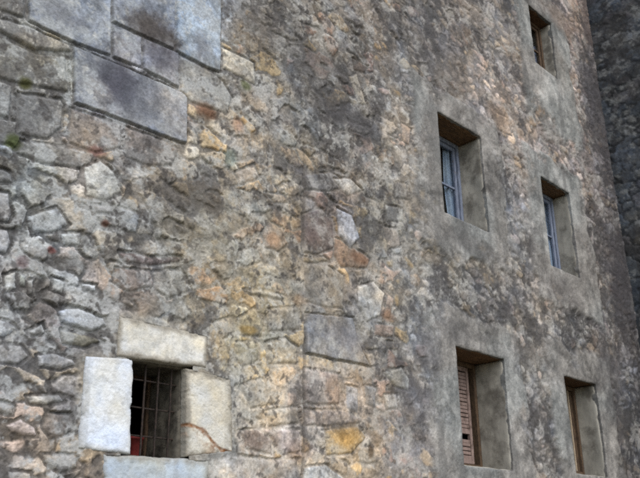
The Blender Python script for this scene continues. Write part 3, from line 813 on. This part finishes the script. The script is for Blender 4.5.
rough_box('reveal', x1, x1+.12, .058, .48, z0-.06, z1+.06, M['reveal_stone'], wC, .025, .008, .006, 5)
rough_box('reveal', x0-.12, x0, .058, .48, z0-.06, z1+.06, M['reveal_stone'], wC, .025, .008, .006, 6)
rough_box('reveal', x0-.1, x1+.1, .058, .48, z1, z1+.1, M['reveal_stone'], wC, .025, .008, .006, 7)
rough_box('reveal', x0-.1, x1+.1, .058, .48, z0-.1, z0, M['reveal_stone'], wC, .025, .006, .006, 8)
def grille():
    bm = bmesh.new()
    def bar(a, b, r):
        a, b = Vector(a), Vector(b); dv = b-a; n = 14
        ax = dv.normalized(); s = ax.orthogonal().normalized(); t = ax.cross(s)
        rg = []
        for i in range(n+1):
            c = a+dv*i/n+Vector((random.uniform(-1, 1), random.uniform(-1, 1), random.uniform(-1, 1)))*.0012
            rr = r*random.uniform(.92, 1.08)
            rg.append([bm.verts.new(c+(s*math.cos(q*math.pi/4)+t*math.sin(q*math.pi/4))*rr) for q in range(8)])
        for i in range(n):
            for q in range(8): bm.faces.new((rg[i][q], rg[i][(q+1) % 8], rg[i+1][(q+1) % 8], rg[i+1][q]))
    for q in range(4):
        xx = x0+(x1-x0)*(q+.5)/4
        bar((xx, .10, z0-.02), (xx, .10, z1+.02), .008)
    for q in range(3):
        zz = z0+(z1-z0)*(q+.72)/3.3
        bar((x0-.02, .118, zz), (x1+.02, .118, zz), .0065)
    me = bpy.data.meshes.new('grille'); bm.to_mesh(me); bm.free()
    for p in me.polygons: p.use_smooth = True
    return put(link('grille', me, M['iron']), wC)
grille()
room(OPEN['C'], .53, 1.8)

# red pot standing on the sill inside the bars
def pot(x, y, z):
    bm = bmesh.new(); prof = [(.001, 0), (.047, 0), (.050, .004), (.060, .125), (.067, .127), (.068, .150), (.062, .151), (.057, .128), (.046, .02), (.001, .018)]
    n = 28; rg = [[bm.verts.new((r*math.cos(2*math.pi*k/n), r*math.sin(2*math.pi*k/n), hh)) for k in range(n)] for r, hh in prof]
    for a, b in zip(rg[:-1], rg[1:]):
        for k in range(n): bm.faces.new((a[k], a[(k+1) % n], b[(k+1) % n], b[k]))
    bmesh.ops.recalc_face_normals(bm, faces=bm.faces)
    me = bpy.data.meshes.new('pot'); bm.to_mesh(me); bm.free()
    for p in me.polygons: p.use_smooth = True
    o = link('pot', me, M['red']); o.location = (x, y, z)
    return tag(o, 'small red pot behind the iron bars of the pale stone window', 'pot')
pot(x0+.20, .215, z0+.004)

# ------------------------------------------------------------------ the dark wall that meets the facade in the corner
ys = np.arange(-3.3, .12, .018); zs2 = np.concatenate([np.arange(-.1, 1.8, .06), np.arange(1.8, 13.2, .02), np.arange(13.2, 14.3, .06)])
U2, Z2 = np.meshgrid(ys, zs2)
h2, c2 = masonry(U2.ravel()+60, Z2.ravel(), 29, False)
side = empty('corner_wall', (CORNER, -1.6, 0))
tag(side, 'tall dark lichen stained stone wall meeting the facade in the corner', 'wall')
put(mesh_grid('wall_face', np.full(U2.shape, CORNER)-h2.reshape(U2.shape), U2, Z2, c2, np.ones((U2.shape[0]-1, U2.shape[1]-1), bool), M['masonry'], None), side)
rough_box('wall_core', CORNER+.08, CORNER+1.0, -3.25, -.02, -.1, 14.25, M['ground'], side, .4, .002, .01)

# ------------------------------------------------------------------ ground, light, camera
bm = bmesh.new()
N = 60
gv = [[bm.verts.new((-400+800*i/N, -420+440*j/N, -.02)) for i in range(N+1)] for j in range(N+1)]
for j in range(N):
    for i in range(N): bm.faces.new((gv[j][i], gv[j][i+1], gv[j+1][i+1], gv[j+1][i]))
me = bpy.data.meshes.new('ground'); bm.to_mesh(me); bm.free()
tag(link('ground', me, M['ground']), None, None, None, 'structure')

w = bpy.data.worlds.new('World'); sc.world = w; w.use_nodes = True
nt = w.node_tree; bg = nt.nodes['Background']
sky = nt.nodes.new('ShaderNodeTexSky'); sky.sky_type = 'NISHITA'; sky.sun_disc = False
ELEV, SX, SY = math.radians(44), -.28, -1.0
az = math.atan2(SX, SY)                       # clockwise from +Y
sky.sun_elevation = ELEV; sky.sun_rotation = az; sky.air_density = 1.0; sky.dust_density = 1.5; sky.ozone_density = 1.0
nt.links.new(sky.outputs[0], bg.inputs[0]); bg.inputs[1].default_value = .10
l = bpy.data.lights.new('sun', 'SUN'); l.energy = 1.2; l.angle = math.radians(55); l.color = (1, .975, .945)
lo = bpy.data.objects.new('sun', l); COL.objects.link(lo)
sv = Vector((math.sin(az)*math.cos(ELEV), math.cos(az)*math.cos(ELEV), math.sin(ELEV)))
lo.rotation_euler = sv.to_track_quat('Z', 'Y').to_euler(); lo.location = sv*30

cam = bpy.data.cameras.new('camera'); co = bpy.data.objects.new('camera', cam); COL.objects.link(co)
cam.sensor_fit = 'HORIZONTAL'; cam.sensor_width = 36; cam.lens = F*36/640; cam.clip_end = 2000; cam.clip_start = .05
R = Matrix((RT, UP, -FW)).transposed().to_4x4()
co.matrix_world = Matrix.Translation((0, -DIST, EYE)) @ R
sc.camera = co
vs = sc.view_settings; vs.view_transform = 'Standard'; vs.look = 'None'; vs.gamma = 1; vs.use_curve_mapping = False; vs.exposure = 0.93
sc.cycles.max_bounces = 6
sc.cycles.filter_width = 2.0
sc.cycles.use_denoising = False
